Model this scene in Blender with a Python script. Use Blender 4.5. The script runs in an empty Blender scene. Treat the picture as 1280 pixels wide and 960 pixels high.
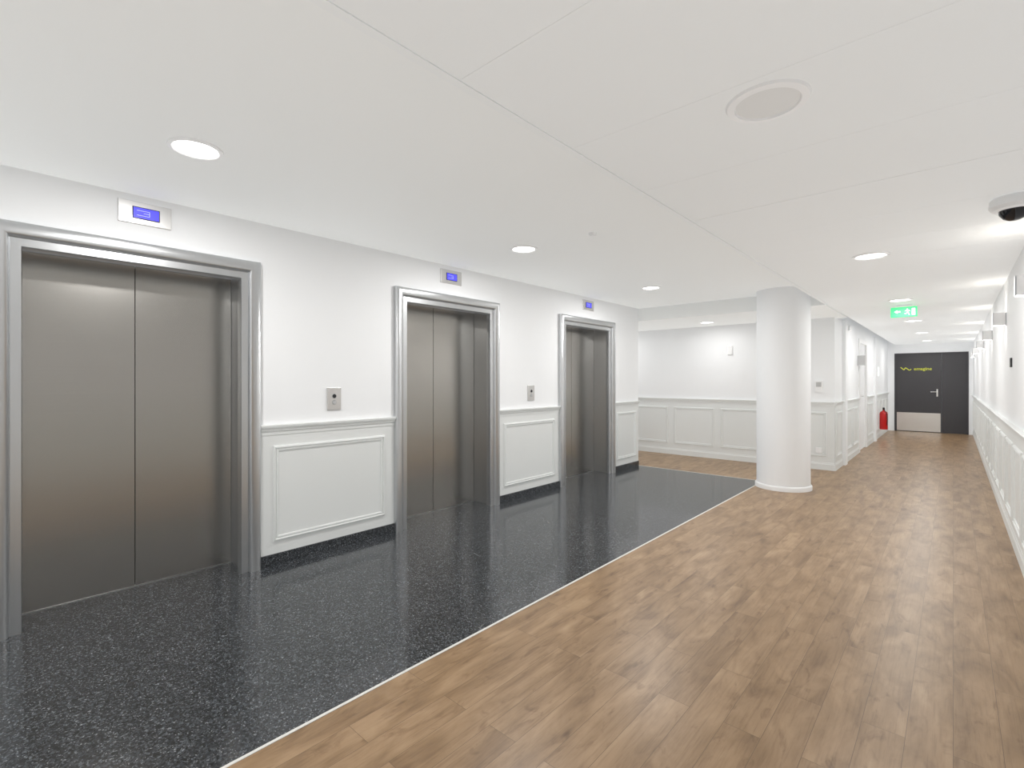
import bpy, bmesh, math, random
from mathutils import Vector
S=bpy.context.scene
S.view_settings.view_transform='Standard'
S.view_settings.look='None'
random.seed(4)
# ---------------------------------------------------------------- dimensions
XE=-3.713; ZH=2.481; ZL=2.295; XC=-1.185; XG=-1.888; YG=7.12; YW=8.63; XL=-1.31; XR=0.372; YE=16.6; YB=-3.0
ZR=1.024
# ---------------------------------------------------------------- materials
def mat(name,col,rough=.5,metal=0,spec=.5,emis=None,es=0):
    m=bpy.data.materials.new(name); m.use_nodes=True
    b=m.node_tree.nodes['Principled BSDF']
    b.inputs['Base Color'].default_value=(*col,1); b.inputs['Roughness'].default_value=rough
    b.inputs['Metallic'].default_value=metal; b.inputs['Specular IOR Level'].default_value=spec
    if emis: b.inputs['Emission Color'].default_value=(*emis,1); b.inputs['Emission Strength'].default_value=es
    return m
def N(m,t,**k):
    n=m.node_tree.nodes.new(t)
    for a,v in k.items(): setattr(n,a,v)
    return n
def L(m,a,b): m.node_tree.links.new(a,b)
def bsdf(m): return m.node_tree.nodes['Principled BSDF']
def coords(m,scale=(1,1,1),rot=(0,0,0)):
    t=N(m,'ShaderNodeTexCoord'); mp=N(m,'ShaderNodeMapping')
    mp.inputs['Scale'].default_value=scale; mp.inputs['Rotation'].default_value=rot
    L(m,t.outputs['Object'],mp.inputs['Vector']); return mp.outputs['Vector']
def ramp(m,fac,stops):
    r=N(m,'ShaderNodeValToRGB'); e=r.color_ramp.elements
    while len(e)<len(stops): e.new(.5)
    for i,(p,c) in enumerate(stops): e[i].position=p; e[i].color=(*c,1)
    L(m,fac,r.inputs['Fac']); return r.outputs['Color']
def mix(m,a,b,fac,blend='MIX'):
    x=N(m,'ShaderNodeMix',data_type='RGBA',blend_type=blend)
    for s,v in ((x.inputs[6],a),(x.inputs[7],b)):
        if isinstance(v,tuple): s.default_value=(*v,1)
        else: L(m,v,s)
    if isinstance(fac,(int,float)): x.inputs[0].default_value=fac
    else: L(m,fac,x.inputs[0])
    return x.outputs[2]
def paint(name,col,rough=.55):
    m=mat(name,col,rough,spec=.3)
    n=N(m,'ShaderNodeTexNoise'); n.inputs['Scale'].default_value=140; n.inputs['Detail'].default_value=3
    L(m,coords(m),n.inputs['Vector'])
    bp=N(m,'ShaderNodeBump'); bp.inputs['Strength'].default_value=.04; bp.inputs['Distance'].default_value=.002
    L(m,n.outputs['Fac'],bp.inputs['Height']); L(m,bp.outputs['Normal'],bsdf(m).inputs['Normal'])
    return m
M_wall=paint('wall_paint',(.87,.88,.89))
M_wain=paint('wainscot_paint',(.74,.755,.745),.45)
M_ceil=paint('ceiling_paint',(.87,.88,.87),.7)
M_tile=paint('ceiling_panel_paint',(.85,.865,.865),.6)
M_white=mat('white_plastic',(.85,.85,.85),.35)
M_black=mat('black_plastic',(.02,.02,.022),.25)
M_dome=mat('smoked_dome',(.01,.01,.012),.05)
def brushed(name,col,rough,sc,var=.05):
    m=mat(name,col,rough,1.0)
    n=N(m,'ShaderNodeTexNoise'); n.inputs['Scale'].default_value=1; n.inputs['Detail'].default_value=2
    L(m,coords(m,sc),n.inputs['Vector'])
    c=mix(m,tuple(v*(1-var) for v in col),tuple(min(1,v*(1+var)) for v in col),n.outputs['Fac'])
    L(m,c,bsdf(m).inputs['Base Color'])
    return m
M_steel=brushed('brushed_steel_door',(.42,.405,.38),.25,(1.2,1.2,260),.035)
M_frame=brushed('satin_steel_frame',(.60,.61,.62),.30,(60,60,2),.02)
M_plate=brushed('steel_plate',(.68,.67,.66),.35,(3,300,3),.03)
M_strip=mat('aluminium_strip',(.75,.74,.72),.3,1)
M_edge=mat('anodised_edge_trim',(.72,.71,.68),.5)
# granite
M_gran=mat('blue_pearl_granite',(.03,.035,.04),.13,spec=.5)
def granite(m):
    v=coords(m)
    nz=N(m,'ShaderNodeTexNoise'); nz.inputs['Scale'].default_value=55; nz.inputs['Detail'].default_value=2; L(m,v,nz.inputs['Vector'])
    vv=N(m,'ShaderNodeMix',data_type='RGBA',blend_type='ADD'); vv.inputs[0].default_value=.02
    L(m,v,vv.inputs[6]); L(m,nz.outputs['Color'],vv.inputs[7])
    a=N(m,'ShaderNodeTexVoronoi'); a.inputs['Scale'].default_value=140; L(m,vv.outputs[2],a.inputs['Vector'])
    b=N(m,'ShaderNodeTexVoronoi'); b.inputs['Scale'].default_value=235; L(m,vv.outputs[2],b.inputs['Vector'])
    sa=N(m,'ShaderNodeSeparateColor'); L(m,a.outputs['Color'],sa.inputs[0])
    sb=N(m,'ShaderNodeSeparateColor'); L(m,b.outputs['Color'],sb.inputs[0])
    ca=ramp(m,sa.outputs[0],[(0,(.014,.015,.016)),(.4,(.025,.027,.030)),(.75,(.041,.045,.050)),(.93,(.066,.074,.083)),(1,(.10,.112,.125))])
    cb=ramp(m,sb.outputs[1],[(0,(0,0,0)),(.90,(0,0,0)),(.95,(.07,.078,.086)),(1,(.25,.26,.27))])
    c=mix(m,ca,cb,1.0,'ADD')
    L(m,c,bsdf(m).inputs['Base Color'])
granite(M_gran)
# oak laminate, planks running along the corridor (Y)
M_wood=mat('oak_laminate',(.35,.24,.15),.34,spec=.42)
def wood(m):
    v=coords(m,(1,1,1),(0,0,math.radians(90)))
    br=N(m,'ShaderNodeTexBrick'); br.offset=.37; br.offset_frequency=2
    L(m,v,br.inputs['Vector'])
    br.inputs['Scale'].default_value=1; br.inputs['Brick Width'].default_value=1.0; br.inputs['Row Height'].default_value=.135
    br.inputs['Mortar Size'].default_value=.0009; br.inputs['Mortar Smooth'].default_value=.1
    br.inputs['Color1'].default_value=(0,0,0,1); br.inputs['Color2'].default_value=(1,1,1,1); br.inputs['Mortar'].default_value=(.5,.5,.5,1)
    tint=br.outputs['Color']
    off=N(m,'ShaderNodeVectorMath',operation='SCALE'); L(m,tint,off.inputs[0]); off.inputs['Scale'].default_value=37
    add=N(m,'ShaderNodeVectorMath',operation='ADD'); L(m,v,add.inputs[0]); L(m,off.outputs[0],add.inputs[1])
    def ns(sc,scale,detail,dist=0,rough=.55):
        mp=N(m,'ShaderNodeMapping'); mp.inputs['Scale'].default_value=sc; L(m,add.outputs[0],mp.inputs['Vector'])
        n=N(m,'ShaderNodeTexNoise'); n.inputs['Scale'].default_value=scale; n.inputs['Detail'].default_value=detail
        n.inputs['Distortion'].default_value=dist; n.inputs['Roughness'].default_value=rough
        L(m,mp.outputs[0],n.inputs['Vector']); return n.outputs['Fac']
    big=ns((1.6,5,1),1.8,4,.6); fine=ns((3,60,1),1.5,5,.3,.7); knot=ns((2.8,7,1),2.2,4,.8)
    c1=ramp(m,big,[(.25,(.19,.112,.056)),(.45,(.30,.19,.10)),(.6,(.375,.245,.138)),(.8,(.46,.32,.19))])
    c2=ramp(m,fine,[(.3,(.68,.64,.59)),(.5,(.95,.94,.92)),(.75,(1.0,1.0,1.0))])
    c=mix(m,c1,c2,.8,'MULTIPLY')
    k=ramp(m,knot,[(.0,(.4,.34,.28)),(.30,(.62,.56,.50)),(.42,(1,1,1)),(1,(1,1,1))])
    c=mix(m,c,k,.75,'MULTIPLY')
    tt=ramp(m,tint,[(0,(.90,.89,.88)),(.5,(1,1,1)),(1,(1.0,1.0,1.0))])
    c=mix(m,c,tt,1.0,'MULTIPLY')
    c=mix(m,c,(.15,.095,.052),br.outputs['Fac'])
    L(m,c,bsdf(m).inputs['Base Color'])
    bp=N(m,'ShaderNodeBump'); bp.inputs['Strength'].default_value=.12; bp.inputs['Distance'].default_value=.003
    L(m,fine,bp.inputs['Height']); L(m,bp.outputs['Normal'],bsdf(m).inputs['Normal'])
wood(M_wood)
M_door=mat('anthracite_laminate',(.045,.043,.047),.5)
M_lime=mat('lime_vinyl',(.62,.66,.05),.5)
M_green=mat('exit_green',(.02,.5,.14),.4,emis=(.03,.75,.2),es=.9)
M_greenw=mat('exit_white',(.9,.95,.9),.4,emis=(.9,1,.9),es=1.0)
M_red=mat('extinguisher_red',(.55,.015,.015),.25)
M_blue=mat('lcd_blue',(.05,.05,.6),.3,emis=(.10,.09,.95),es=.8)
M_lcdw=mat('lcd_digit',(.7,.75,1),.3,emis=(.3,.35,1),es=.8)
M_lamp=mat('opal_lamp',(.95,.95,.95),.4,emis=(1,.98,.95),es=6)
M_grille=mat('speaker_mesh',(.74,.74,.73),.6)
M_grey=mat('grey_paint',(.5,.5,.5),.5)
# ---------------------------------------------------------------- mesh helpers
def finish(name,bm,mt,parent=None,smooth=False,bevel=0):
    me=bpy.data.meshes.new(name); bm.normal_update(); bm.to_mesh(me); bm.free()
    o=bpy.data.objects.new(name,me); bpy.context.collection.objects.link(o)
    for m in (mt if isinstance(mt,list) else [mt]): me.materials.append(m)
    if smooth:
        for p in me.polygons: p.use_smooth=True
        me.set_sharp_from_angle(angle=math.radians(38))
    if bevel:
        b=o.modifiers.new('bevel','BEVEL'); b.width=bevel; b.segments=2; b.limit_method='ANGLE'
    if parent: o.parent=parent
    return o
def addbox(bm,x0,x1,y0,y1,z0,z1,mi=0):
    v=[bm.verts.new((x,y,z)) for x in (x0,x1) for y in (y0,y1) for z in (z0,z1)]
    for q in ((0,1,3,2),(4,6,7,5),(0,4,5,1),(2,3,7,6),(0,2,6,4),(1,5,7,3)):
        f=bm.faces.new([v[i] for i in q]); f.material_index=mi
def boxes(name,lst,mt,parent=None,bevel=0):
    bm=bmesh.new()
    for b in lst: addbox(bm,*b[:6],b[6] if len(b)>6 else 0)
    bmesh.ops.recalc_face_normals(bm,faces=bm.faces)
    return finish(name,bm,mt,parent,bevel=bevel)
def addlathe(bm,prof,c,axis='Z',seg=40,mi=0):
    rings=[]
    for r,h in prof:
        ring=[]
        for i in range(seg):
            a=2*math.pi*i/seg
            if r<1e-6 and ring: ring.append(ring[0]); continue
            p={'Z':(r*math.cos(a),r*math.sin(a),h),'Y':(r*math.cos(a),h,r*math.sin(a)),'X':(h,r*math.cos(a),r*math.sin(a))}[axis]
            ring.append(bm.verts.new((c[0]+p[0],c[1]+p[1],c[2]+p[2])))
        rings.append(ring)
    for a,b in zip(rings,rings[1:]):
        for i in range(seg):
            j=(i+1)%seg; vs=[]
            for v in (a[i],a[j],b[j],b[i]):
                if v not in vs: vs.append(v)
            if len(vs)>2:
                f=bm.faces.new(vs); f.material_index=mi
def lathe(name,prof,c,mt,axis='Z',seg=40,parent=None):
    bm=bmesh.new(); addlathe(bm,prof,c,axis,seg); bmesh.ops.recalc_face_normals(bm,faces=bm.faces)
    return finish(name,bm,mt,parent,smooth=True)
def empty(name,loc=(0,0,0)):
    e=bpy.data.objects.new(name,None); e.empty_display_size=.1; bpy.context.collection.objects.link(e); return e
def mapX(X,s): return lambda a,z,n: (X+s*n,a,z)
def mapY(Y,s): return lambda a,z,n: (a,Y+s*n,z)
def quadstrip(bm,A,B):
    for i in range(len(A)-1):
        bm.faces.new((A[i],A[i+1],B[i+1],B[i]))
RAIL=[(-.075,0),(-.075,.008),(-.045,.010),(-.040,.020),(-.022,.022),(-.016,.034),(-.004,.036),(0,.032),(0,0)]
def addrail(bm,mp,a0,a1,z,prof=RAIL):
    A=[bm.verts.new(mp(a0,z+p[0],p[1])) for p in prof]; B=[bm.verts.new(mp(a1,z+p[0],p[1])) for p in prof]
    quadstrip(bm,A,B); bm.faces.new(A); bm.faces.new(list(reversed(B)))
PANEL=[(0,0),(.004,.014),(.014,.019),(.020,.007),(.026,.007),(.030,.013),(.038,.011),(.042,0)]
def addpanel(bm,mp,a0,a1,z0,z1,prof=PANEL):
    rings=[]
    for w,n in prof:
        rings.append([bm.verts.new(mp(*q,n)) for q in ((a0+w,z0+w),(a1-w,z0+w),(a1-w,z1-w),(a0+w,z1-w))])
    for r,s in zip(rings,rings[1:]):
        for i in range(4):
            j=(i+1)%4; bm.faces.new((r[i],r[j],s[j],s[i]))
BASE=[(0,0),(0,.014),(.085,.014),(.095,.008),(.11,.006),(.115,0)]
def wainscot(name,mp,segs,z=ZR,base=True,pw=.67,gap=.12,single=False,zb=.2,m0=.1):
    bm=bmesh.new()
    for a0,a1 in segs:
        addrail(bm,mp,a0,a1,z)
        if base:
            A=[bm.verts.new(mp(a0,p[0],p[1])) for p in BASE]; B=[bm.verts.new(mp(a1,p[0],p[1])) for p in BASE]; quadstrip(bm,A,B)
            bm.faces.new(A); bm.faces.new(list(reversed(B)))
        zz=z-.07
        A=[bm.verts.new(mp(a,zq,.003)) for a,zq in ((a0,0),(a1,0),(a1,zz),(a0,zz))]; bm.faces.new(A)
        w=a1-a0-2*m0
        n=1 if single else max(1,round((w+gap)/(pw+gap)))
        p=(w+gap)/n
        for i in range(n):
            s=a0+m0+i*p; addpanel(bm,mp,s,s+p-gap,zb,z-.155)
    bmesh.ops.recalc_face_normals(bm,faces=bm.faces)
    return finish(name,bm,M_wain)
# ---------------------------------------------------------------- room shell
EC=[.74,3.22,5.68]; HO=.54; FZ=2.06; HW=HO+.06
boxes('floor',[(-6.2,XR+.2,YG,YE+.2,-.1,0),(XG,XR+.2,YB-.2,YG,-.1,0)],M_wood)
boxes('floor_granite',[(-4.1,XG,YB-.2,YG,-.1,0)],M_gran)
boxes('trim_1',[(XG-.007,XG+.007,YB,YG+.007,-.01,.0025),(XE-.0,XG-.007,YG-.007,YG+.007,-.01,.0025)],M_edge)
seg=[]; y=YB
for c in EC: seg.append((y,c-HW)); y=c+HW
seg.append((y,YG))
wl=[(-4.1,XE,a,b,0,2.7) for a,b in seg]+[(-4.1,XE,c-HW,c+HW,FZ+.06,2.7) for c in EC]
boxes('wall_left',wl,M_wall)
FO=HO+.13
pseg=[(YB,EC[0]-FO),(EC[0]+FO,EC[1]-FO),(EC[1]+FO,EC[2]-FO),(EC[2]+FO,YG)]
wainscot('trim_2',mapX(XE,1),pseg[:1],base=False,zb=.165)
for i,s in enumerate(pseg[1:]): wainscot(f'trim_{3+i}',mapX(XE,1),[s],base=False,single=True,zb=.165,m0=.095)
boxes('baseboard_left',[(XE,XE+.014,a,b,0,.075) for a,b in pseg],M_gran,bevel=.002)
boxes('wall_recess_side',[(-6.2,-4.1,YG-.2,YG,0,2.7),(-6.2,-6.0,YG,YW,0,2.7)],M_wall)
boxes('wall_recess_back',[(-6.2,XL,YW,YW+.2,0,2.7)],M_wall)
wainscot('trim_6',mapY(YW,-1),[(-5.55,XL)],pw=.68,gap=.11,m0=.1)
boxes('wall_corridor_left',[(XL-.2,XL,YW+.2,11.15,0,2.7),(XL-.2,XL,11.15,12.15,2.08,2.7),(XL-.2,XL,12.15,YE,0,2.7)],M_wall)
wainscot('trim_7',mapX(XL,1),[(YW,9.3),(9.5,11.08),(12.22,13.35),(13.6,YE)])
boxes('wall_right',[(XR,XR+.2,YB-.2,YE,0,2.7)],M_wall)
wainscot('trim_8',mapX(XR,-1),[(YB,YE)],z=.985,pw=.62,gap=.11)
boxes('wall_end',[(XL-.2,-1.17,YE,YE+.2,0,2.7),(.285,XR+.2,YE,YE+.2,0,2.7),(-1.17,.285,YE,YE+.2,2.06,2.7),(-1.17,.285,YE+.15,YE+.2,0,2.06)],M_wall)
boxes('wall_back',[(-4.1,XR+.2,YB-.2,YB,0,2.7)],M_wall)
boxes('wall_pilaster',[(XL,XL+.045,9.3,9.5,0,ZL),(XL,XL+.045,13.35,13.6,0,ZL)],M_wall)
# ceilings
boxes('ceiling',[(-4.1,XC,YB-.2,YG,ZH,ZH+.2)],M_ceil)
boxes('ceiling_recess',[(-6.2,XC,YG,YW+.2,ZL-.01,ZH+.2)],M_ceil)
pan=[]; edges=[-3.2]+[2.885+.615*k for k in range(-9,23)]
edges=[e for e in edges if e<YE-.1]+[YE]
for a,b in zip(edges,edges[1:]):
    ga=.0016 if abs(a-2.885)<.01 else .0005; gb=.0016 if abs(b-2.885)<.01 else .0005
    pan.append((XC+.0295,XR,a+ga,b-gb,ZL,ZL+.012))
boxes('ceiling_corridor',pan+[(XC,XR,YB-.2,YE,ZL+.012,ZH+.2),(XC,XC+.028,YB-.2,YG,ZL-.003,ZL+.012),(XC-.004,XC,YB-.2,YG,ZL-.003,ZL+.03)],M_tile)
# ---------------------------------------------------------------- column
lathe('column',[(.30,0),(.30,2.481)],(-1.60,6.90,0),M_wall,seg=72)
lathe('baseboard_column',[(.301,.0),(.318,0),(.318,.045),(.312,.055),(.301,.06)],(-1.60,6.90,0),M_white,seg=72)
# ---------------------------------------------------------------- elevators
FP=[(.037,-.31),(.037,-.06),(.030,-.05),(.004,-.045),(0,-.040),(0,.018),(.004,.024),(.045,.024),(.05,.02),(.052,.03)]
for k in range(0,9):
    a=math.pi*k/8; FP.append((.052+.039*(1-math.cos(a)),.030+.026*math.sin(a)))
FP+= [(.130,.024),(.130,0)]
for c in EC:
    e=empty('elevator_door')
    bm=bmesh.new(); rr=[]
    for w,p in FP:
        x=XE+p
        rr.append([bm.verts.new(q) for q in ((x,c-HO-w,0),(x,c-HO-w,FZ+w),(x,c+HO+w,FZ+w),(x,c+HO+w,0))])
    for r,s in zip(rr,rr[1:]):
        for i in range(3): bm.faces.new((r[i],r[i+1],s[i+1],s[i]))
    bmesh.ops.recalc_face_normals(bm,faces=bm.faces)
    finish('frame',bm,M_frame,e,smooth=True)
    hl=HO+.035
    boxes('leaf_left',[(-4.03,-3.985,c-hl,c-.002,.004,FZ+.035)],M_steel,e,bevel=.0015)
    boxes('leaf_right',[(-4.03,-3.985,c+.002,c+hl,.004,FZ+.035)],M_steel,e,bevel=.0015)
    boxes('shaft_backing',[(-4.09,-4.05,c-hl,c+hl,0,FZ+.03)],M_black,e)
    boxes('sill',[(-4.05,-3.975,c-hl,c+hl,-.02,.002)],M_frame,e)
    d=empty('floor_indicator')
    zc=2.372
    boxes('plate',[(XE,XE+.012,c-.135,c+.135,zc-.068,zc+.068)],M_plate,d,bevel=.003)
    boxes('bezel',[(XE+.012,XE+.015,c-.066,c+.072,zc-.036,zc+.036)],M_black,d)
    boxes('screen',[(XE+.015,XE+.0165,c-.061,c+.067,zc-.031,zc+.031)],M_blue,d)
    boxes('digit',[(XE+.0165,XE+.0172,c-.045,c+.02,zc+.013,zc+.015),(XE+.0165,XE+.0172,c-.045,c+.02,zc-.016,zc-.014),(XE+.0165,XE+.0172,c+.018,c+.020,zc-.016,zc+.015),(XE+.0165,XE+.0172,c-.01,c+.018,zc-.001,zc+.001)],M_lcdw,d)
for c in (1.98,4.46):
    d=empty('elevator_call_panel')
    zc=1.20
    boxes('plate',[(XE,XE+.010,c-.06,c+.06,zc-.09,zc+.09)],M_plate,d,bevel=.003)
    for dz in (.022,-.028):
        lathe('button',[(0,.013),(.014,.013),(.016,.010),(.016,.006)],(XE+.004,c,zc+dz),M_black if dz>0 else M_frame,'X',24,d)
        lathe('button_ring',[(.0165,.006),(.0165,.0085),(.020,.0085),(.020,.006)],(XE+.004,c,zc+dz),M_grey,'X',24,d)
# ---------------------------------------------------------------- downlights
def downlight(x,y,z,P,visible=True):
    d=empty('downlight')
    lathe('rim',[(.092,-.002),(.100,-.010),(.116,-.006),(.118,0),(.09,0)],(x,y,z),M_white,seg=48,parent=d)
    lathe('lens',[(.092,-.003),(.07,-.006),(0,-.008)],(x,y,z),M_lamp,seg=48,parent=d)
    l=bpy.data.lights.new('lamp','AREA'); l.shape='DISK'; l.size=.18; l.energy=P; l.color=(1,.99,.975)
    o=bpy.data.objects.new('lamp',l); o.location=(x,y,z-.012); bpy.context.collection.objects.link(o); o.parent=d
PW=21
for y in (-1.75,.75,3.21,5.60): downlight(-2.75,y,ZH,PW)  # rearmost is unseen behind the camera, added for extra light
downlight(-2.96,8.0,ZL-.01,PW*.25); downlight(-4.9,8.0,ZL-.01,PW*.25)
for y in (-2.0,4.59,7.35,10.05,12.7,15.3): downlight(-.465,y,ZL,PW*.58)  # first one, behind the camera, is likewise an unseen added lamp
# added shadowless sun from below, no real fixture; brightens ceilings like bounced light
l=bpy.data.lights.new('fill_sun','SUN'); l.energy=2.25; l.angle=math.radians(120); l.use_shadow=False; l.color=(.975,.99,1)
o=bpy.data.objects.new('fill_sun',l); o.rotation_euler=(math.pi,0,0); o.location=(-1,3,.5); bpy.context.collection.objects.link(o)
# ceiling speaker
sp=empty('ceiling_speaker')
lathe('ring',[(.098,-.002),(.102,-.011),(.125,-.008),(.13,0),(.09,0)],(-.47,1.82,ZL),M_white,seg=64,parent=sp)
lathe('grille',[(.100,-.004),(.06,-.008),(0,-.009)],(-.47,1.82,ZL),M_grille,seg=64,parent=sp)
lathe('smoke_detector',[(.03,0),(.03,-.012),(.022,-.024),(0,-.028)],(-2.06,3.22,ZH),M_white,seg=32)
# CCTV dome
cc=empty('ceiling_security_camera')
C=(.235,3.62,ZL)
lathe('housing',[(0,0.001),(.085,0.001),(.095,-.01),(.098,-.045),(.085,-.062),(.06,-.068)],C,M_white,seg=48,parent=cc)
lathe('dome',[(.062,-.066),(.058,-.085),(.042,-.107),(.02,-.118),(0,-.12)],C,M_dome,seg=48,parent=cc)
# exit sign
ex=empty('exit_sign'); X0,Y0=-.46,7.85
boxes('panel',[(X0-.13,X0+.13,Y0-.012,Y0+.012,ZL-.155,ZL-.03)],M_green,ex,bevel=.003)
boxes('mount',[(X0-.08,X0+.08,Y0-.02,Y0+.02,ZL-.03,ZL)],M_white,ex,bevel=.003)
def poly(bm,pts,y,z0,x0,s,t=.0015):
    A=[bm.verts.new((x0+p[0]*s,y,z0+p[1]*s)) for p in pts]; bm.faces.new(A)
bm=bmesh.new(); zz=ZL-.0925; yf=Y0-.0135; s_=.055
poly(bm,[(-.9,.1),(-.3,.5),(-.3,.25),(.2,.25),(.2,-.05),(-.3,-.05),(-.3,-.3)],yf,zz,X0-.045,s_)
poly(bm,[(-.2,.7),(.0,.7),(.0,.5),(-.2,.5)],yf,zz,X0+.04,s_)
poly(bm,[(-.25,.45),(.15,.4),(.1,-.1),(-.2,-.1)],yf,zz,X0+.04,s_)
poly(bm,[(-.2,-.1),(0,-.1),(-.3,-.45),(-.6,-.4),(-.6,-.3),(-.35,-.3)],yf,zz,X0+.04,s_)
poly(bm,[(-.05,-.1),(.1,-.1),(.2,-.4),(.35,-.75),(.2,-.75),(.05,-.4)],yf,zz,X0+.04,s_)
poly(bm,[(.15,.4),(.15,.25),(.35,.1),(.45,.2)],yf,zz,X0+.04,s_)
poly(bm,[(-.25,.45),(-.25,.3),(-.5,.1),(-.55,.2)],yf,zz,X0+.04,s_)
poly(bm,[(.6,.75),(1.2,.75),(1.2,-.75),(.6,-.75)],yf,zz,X0+.045,s_)
finish('pictogram',bm,M_greenw,ex)
# ---------------------------------------------------------------- end double door
dd=empty('double_door')
boxes('frame',[(-1.17,-1.14,YE-.01,YE+.08,0,2.06),(.255,.285,YE-.01,YE+.08,0,2.06),(-1.14,.255,YE-.01,YE+.08,2.03,2.06)],M_door,dd)
boxes('leaf_left',[(-1.14,-.223,YE+.01,YE+.05,.008,2.03)],M_door,dd,bevel=.002)
boxes('leaf_right',[(-.217,.255,YE+.01,YE+.05,.008,2.03)],M_door,dd,bevel=.002)
boxes('kick_plate',[(-1.12,-.24,YE+.006,YE+.01,.02,.50)],M_strip,dd)
boxes('lock_plate',[(-.32,-.29,YE+.004,YE+.01,.93,1.12)],M_strip,dd,bevel=.001)
bm=bmesh.new(); addlathe(bm,[(.009,-.05),(.009,0)],(-.305,YE+.01,1.05),'Y',16); addlathe(bm,[(0,-.13),(.009,-.13),(.009,0.01),(0,.01)],(-.305,YE-.04,1.05),'X',16)
finish('handle',bm,M_strip,dd,smooth=True)
tx=bpy.data.curves.new('t','FONT'); tx.body='emagine'; tx.size=.11; tx.extrude=.001; tx.offset=.001
to=bpy.data.objects.new('lettering',tx); bpy.context.collection.objects.link(to); to.rotation_euler=(math.pi/2,0,0); to.location=(-.77,YE+.007,1.61)
tx.materials.append(M_lime); to.parent=dd
bm=bmesh.new(); pts=[(-1.04,1.69),(-.97,1.62),(-.94,1.68),(-.86,1.61),(-.82,1.64)]
for (a,b),(c2,d2) in zip(pts,pts[1:]):
    v=Vector((c2-a,d2-b)).normalized(); n=Vector((-v.y,v.x))*.010
    bm.faces.new([bm.verts.new((p[0],YE+.007,p[1])) for p in ((a+n.x,b+n.y),(c2+n.x,d2+n.y),(c2-n.x,d2-n.y),(a-n.x,b-n.y))])
finish('logo_mark',bm,M_lime,dd)
# corridor side door
sd=empty('door_1')
boxes('leaf',[(XL-.06,XL-.02,11.19,12.11,.006,2.05)],M_wall,sd,bevel=.002)
boxes('frame',[(XL-.08,XL+.015,11.09,11.19,0,2.13),(XL-.08,XL+.015,12.11,12.21,0,2.13),(XL-.08,XL+.015,11.19,12.11,2.05,2.13)],M_white,sd,bevel=.003)
bm=bmesh.new(); addlathe(bm,[(.009,-.02),(.009,.05)],(XL,11.28,1.05),'X',16); addlathe(bm,[(0,0),(.009,0),(.009,.12),(0,.12)],(XL+.045,11.28,1.05),'Y',16)
finish('handle',bm,M_strip,sd,smooth=True)
# extinguisher
fe=empty('fire_extinguisher'); cx,cy,cz=XL+.10,14.35,.20
lathe('tank',[(0,.0),(.07,.0),(.078,.012),(.078,.36),(.068,.40),(.035,.43),(.02,.44),(.02,.46)],(cx,cy,cz),M_red,seg=32,parent=fe)
lathe('valve',[(.022,.455),(.022,.50),(0,.50)],(cx,cy,cz),M_black,seg=20,parent=fe)
boxes('lever',[(cx-.012,cx+.012,cy-.10,cy+.03,cz+.50,cz+.512),(cx-.012,cx+.012,cy-.10,cy+.02,cz+.475,cz+.485)],M_black,fe)
cu=bpy.data.curves.new('h','CURVE'); cu.dimensions='3D'; cu.bevel_depth=.009; s=cu.splines.new('BEZIER'); s.bezier_points.add(2)
for bp_,co in zip(s.bezier_points,((cx,cy+.01,cz+.47),(cx+.06,cy-.06,cz+.36),(cx+.07,cy-.06,cz+.10))):
    bp_.co=co; bp_.handle_left_type=bp_.handle_right_type='AUTO'
ho=bpy.data.objects.new('hose',cu); cu.materials.append(M_black); bpy.context.collection.objects.link(ho); ho.parent=fe
boxes('bracket',[(XL+.003,cx-.06,cy-.03,cy+.03,cz+.25,cz+.33)],M_grey,fe)
boxes('safety_sign',[(XL,XL+.004,14.25,14.45,1.45,1.65)],M_greenw)
boxes('wall_sign',[(XL,XL+.12,10.95,10.965,1.62,1.80)],M_grey)
boxes('thermostat',[(-2.84,-2.76,YW-.03,YW,1.78,1.93)],M_white,bevel=.006)
boxes('intercom_panel',[(-1.56,-1.46,YW-.03,YW,1.17,1.34),(-1.545,-1.475,YW-.033,YW-.03,1.25,1.32,1)],[M_white,M_grey],bevel=.004)
boxes('wall_socket',[(-1.55,-1.47,YW-.022,YW-.004,.25,.33)],M_white,bevel=.003)
boxes('light_switch',[(XR-.012,XR,5.92,6.0,1.46,1.54)],M_black,bevel=.003)
boxes('emergency_light',[(XL+.0,XL+.06,9.65,9.85,2.16,2.24)],M_white,bevel=.006)
# right wall sconces (up/down)
for y in (4.35,6.6,8.85,11.1,13.35,15.4):
    d=empty('wall_sconce'); z=1.93; w=.055
    boxes('body',[(XR-.09,XR-.084,y-w,y+w,z-.06,z+.06),(XR-.09,XR,y-w,y-w+.006,z-.06,z+.06),(XR-.09,XR,y+w-.006,y+w,z-.06,z+.06),(XR-.006,XR,y-w,y+w,z-.06,z+.06),(XR-.084,XR-.006,y-w+.006,y+w-.006,z-.01,z+.01)],M_white,d)
    for s in (1,-1):
        l=bpy.data.lights.new('lamp','AREA'); l.shape='SQUARE'; l.size=.06; l.energy=.7; l.color=(1,.94,.84)
        o=bpy.data.objects.new('lamp',l); o.location=(XR-.045,y,z+s*.02); o.rotation_euler=(math.pi if s>0 else 0,0,0)
        bpy.context.collection.objects.link(o); o.parent=d
# ---------------------------------------------------------------- world + camera
w=bpy.data.worlds.new('world'); S.world=w; w.use_nodes=True
w.node_tree.nodes['Background'].inputs[0].default_value=(.9,.95,1,1); w.node_tree.nodes['Background'].inputs[1].default_value=.5
cam=bpy.data.cameras.new('camera'); co=bpy.data.objects.new('camera',cam); bpy.context.collection.objects.link(co)
cam.sensor_width=36; cam.lens=613.5/1280*36; cam.shift_y=-4.8/1280; cam.clip_start=.02
co.location=(0,0,1.35); co.rotation_euler=(math.pi/2,0,math.radians(41.957)); S.camera=co
